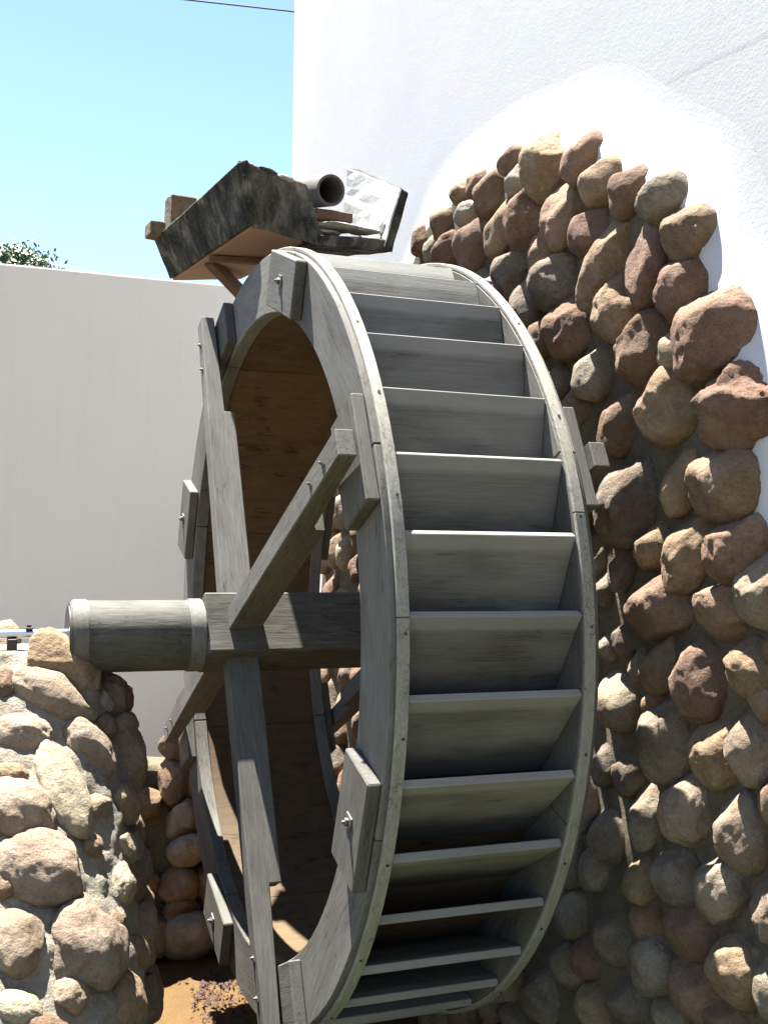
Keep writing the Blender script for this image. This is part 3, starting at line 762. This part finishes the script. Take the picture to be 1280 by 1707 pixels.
# timber support of the flume: brace and post behind the wheel
sup = empty('flume_support', (.2, 1.38, GZ))
tag(sup, 'brown timber brace propping the underside of the flume behind the wheel', 'timber support')
b0 = aty(350, 434, .66); b1 = b0 + (aty(405, 492, .82)-b0)*3.2
link('brace', mesh_bm('brace', box_bm((b1-b0).length, .045, .045, .003), RUST), sup, frame((b0+b1)/2, b1-b0, (0, 0, 1)))
bx0 = atz(346, 431, ZB-.018); bx1 = atz(470, 438, ZB-.018)
link('cross_bearer', mesh_bm('cross_bearer', box_bm(.55, .03, .022, .002), RUST), sup, frame(bx0 + (bx1-bx0).normalized()*.28, bx1-bx0, (0, 1, 0)))
pz = b1.z
link('post', mesh_bm('post', box_bm(pz-GZ+.1, .07, .07, .004), RUST), sup, frame((b1.x, b1.y+.03, (pz+GZ)/2), (0, 0, 1), (1, 0, 0)))

# ------------------------------------------------------------------ tree behind the wall, overhead cable
def tree(px, py, y, h, wd, label, seed):
    t0 = aty(px, py, y); rs = random.Random(seed)
    root = empty('tree', (t0.x, t0.y, GZ)); tag(root, label, 'tree')
    bm = bmesh.new(); top = t0.z + h
    def limb(a, b, r0, r1):
        q = (b-a).to_track_quat('Z', 'Y').to_matrix().to_4x4(); q.translation = (a+b)/2
        bmesh.ops.create_cone(bm, cap_ends=True, segments=8, radius1=r0, radius2=r1, depth=(b-a).length, matrix=q)
    base = Vector((t0.x, t0.y, GZ)); fork = Vector((t0.x, t0.y, t0.z-1.2))
    limb(base, fork, .13, .09); tips = []
    for i in range(16):
        e = Vector((t0.x + rs.uniform(-1, 1)*wd*.8, t0.y + rs.uniform(-1, 1)*wd*.7, t0.z + rs.uniform(-.8, .75*h)))
        mid = fork.lerp(e, .5) + Vector((rs.uniform(-.1, .1), rs.uniform(-.1, .1), .1)); limb(fork, mid, .045, .028); limb(mid, e, .028, .01); tips.append(e)
        for _ in range(3):
            e2 = e + Vector((rs.uniform(-.16, .16), rs.uniform(-.2, .2), rs.uniform(-.1, .12))); limb(e, e2, .01, .004); tips.append(e2)
    link('trunk', mesh_bm('trunk', bm, BARK), root)
    bm = bmesh.new()
    for e in tips:
        for _ in range(60):
            g_ = e + Vector((rs.gauss(0, .06), rs.gauss(0, .08), rs.gauss(0, .05)))
            u = Vector((rs.gauss(0, 1), rs.gauss(0, 1), rs.gauss(0, 1))).normalized(); v = u.orthogonal(); s = rs.uniform(.014, .03)
            f = bm.faces.new([bm.verts.new(g_ + u*s*1.5), bm.verts.new(g_ + v*s*.6), bm.verts.new(g_ - u*s*1.3), bm.verts.new(g_ - v*s*.6)])
            f.material_index = rs.choice((0, 1))
    tag(link('crown', mesh_bm('crown', bm, LEAFG), root), kind='stuff')
tree(38, 434, 9.0, .26, .27, 'small green tree just showing above the left end of the yard wall', 4)

cu = bmesh.new(); a0 = aty(280, -4, 7.0); a1 = aty(640, 36, 7.5); d_ = (a1-a0); pts = [a0 + d_*t for t in np.linspace(-3, 2.2, 40)]
pts = [p - Vector((0, 0, .0*i)) for i, p in enumerate(pts)]
rr = []
for i, p in enumerate(pts):
    t = (pts[min(i+1, 39)] - pts[max(i-1, 0)]).normalized(); n1 = t.cross(Vector((0, 0, 1))).normalized(); n2 = t.cross(n1)
    rr.append([cu.verts.new(p + (n1*math.cos(k*math.pi/3) + n2*math.sin(k*math.pi/3))*.0085) for k in range(6)])
for a_, b_ in zip(rr, rr[1:]):
    for k in range(6): cu.faces.new([a_[k], a_[(k+1) % 6], b_[(k+1) % 6], b_[k]])
tag(link('cable', mesh_bm('cable', cu, WIRE, True)), 'thin dark overhead cable crossing the sky beside the building', 'cable')

# ------------------------------------------------------------------ dry leaves on the sand
bm = bmesh.new(); rs = random.Random(2)
for i in range(260):
    px = rs.gauss(362, 22); py = rs.gauss(1640, 9) if i < 80 else rs.uniform(1630, 1706)
    if i >= 80: px = rs.uniform(320, 420)
    p = atz(px, py, GZ+.012); u = Vector((rs.uniform(-1, 1), rs.uniform(-1, 1), rs.uniform(-.3, .6))).normalized(); v = u.orthogonal().normalized()
    s = rs.uniform(.005, .013); k = Vector((0, 0, s*.6))
    vv = [bm.verts.new(q) for q in (p+u*s*1.5, p+v*s*.6+k, p-u*s*1.5, p-v*s*.6+k)]
    bm.faces.new([vv[0], vv[1], vv[3]]); bm.faces.new([vv[1], vv[2], vv[3]])
tag(link('leaf_litter', mesh_bm('leaf_litter', bm, LEAFD)), 'small scatter of dry brown leaves on the sandy ground', 'leaf litter', None, 'stuff')
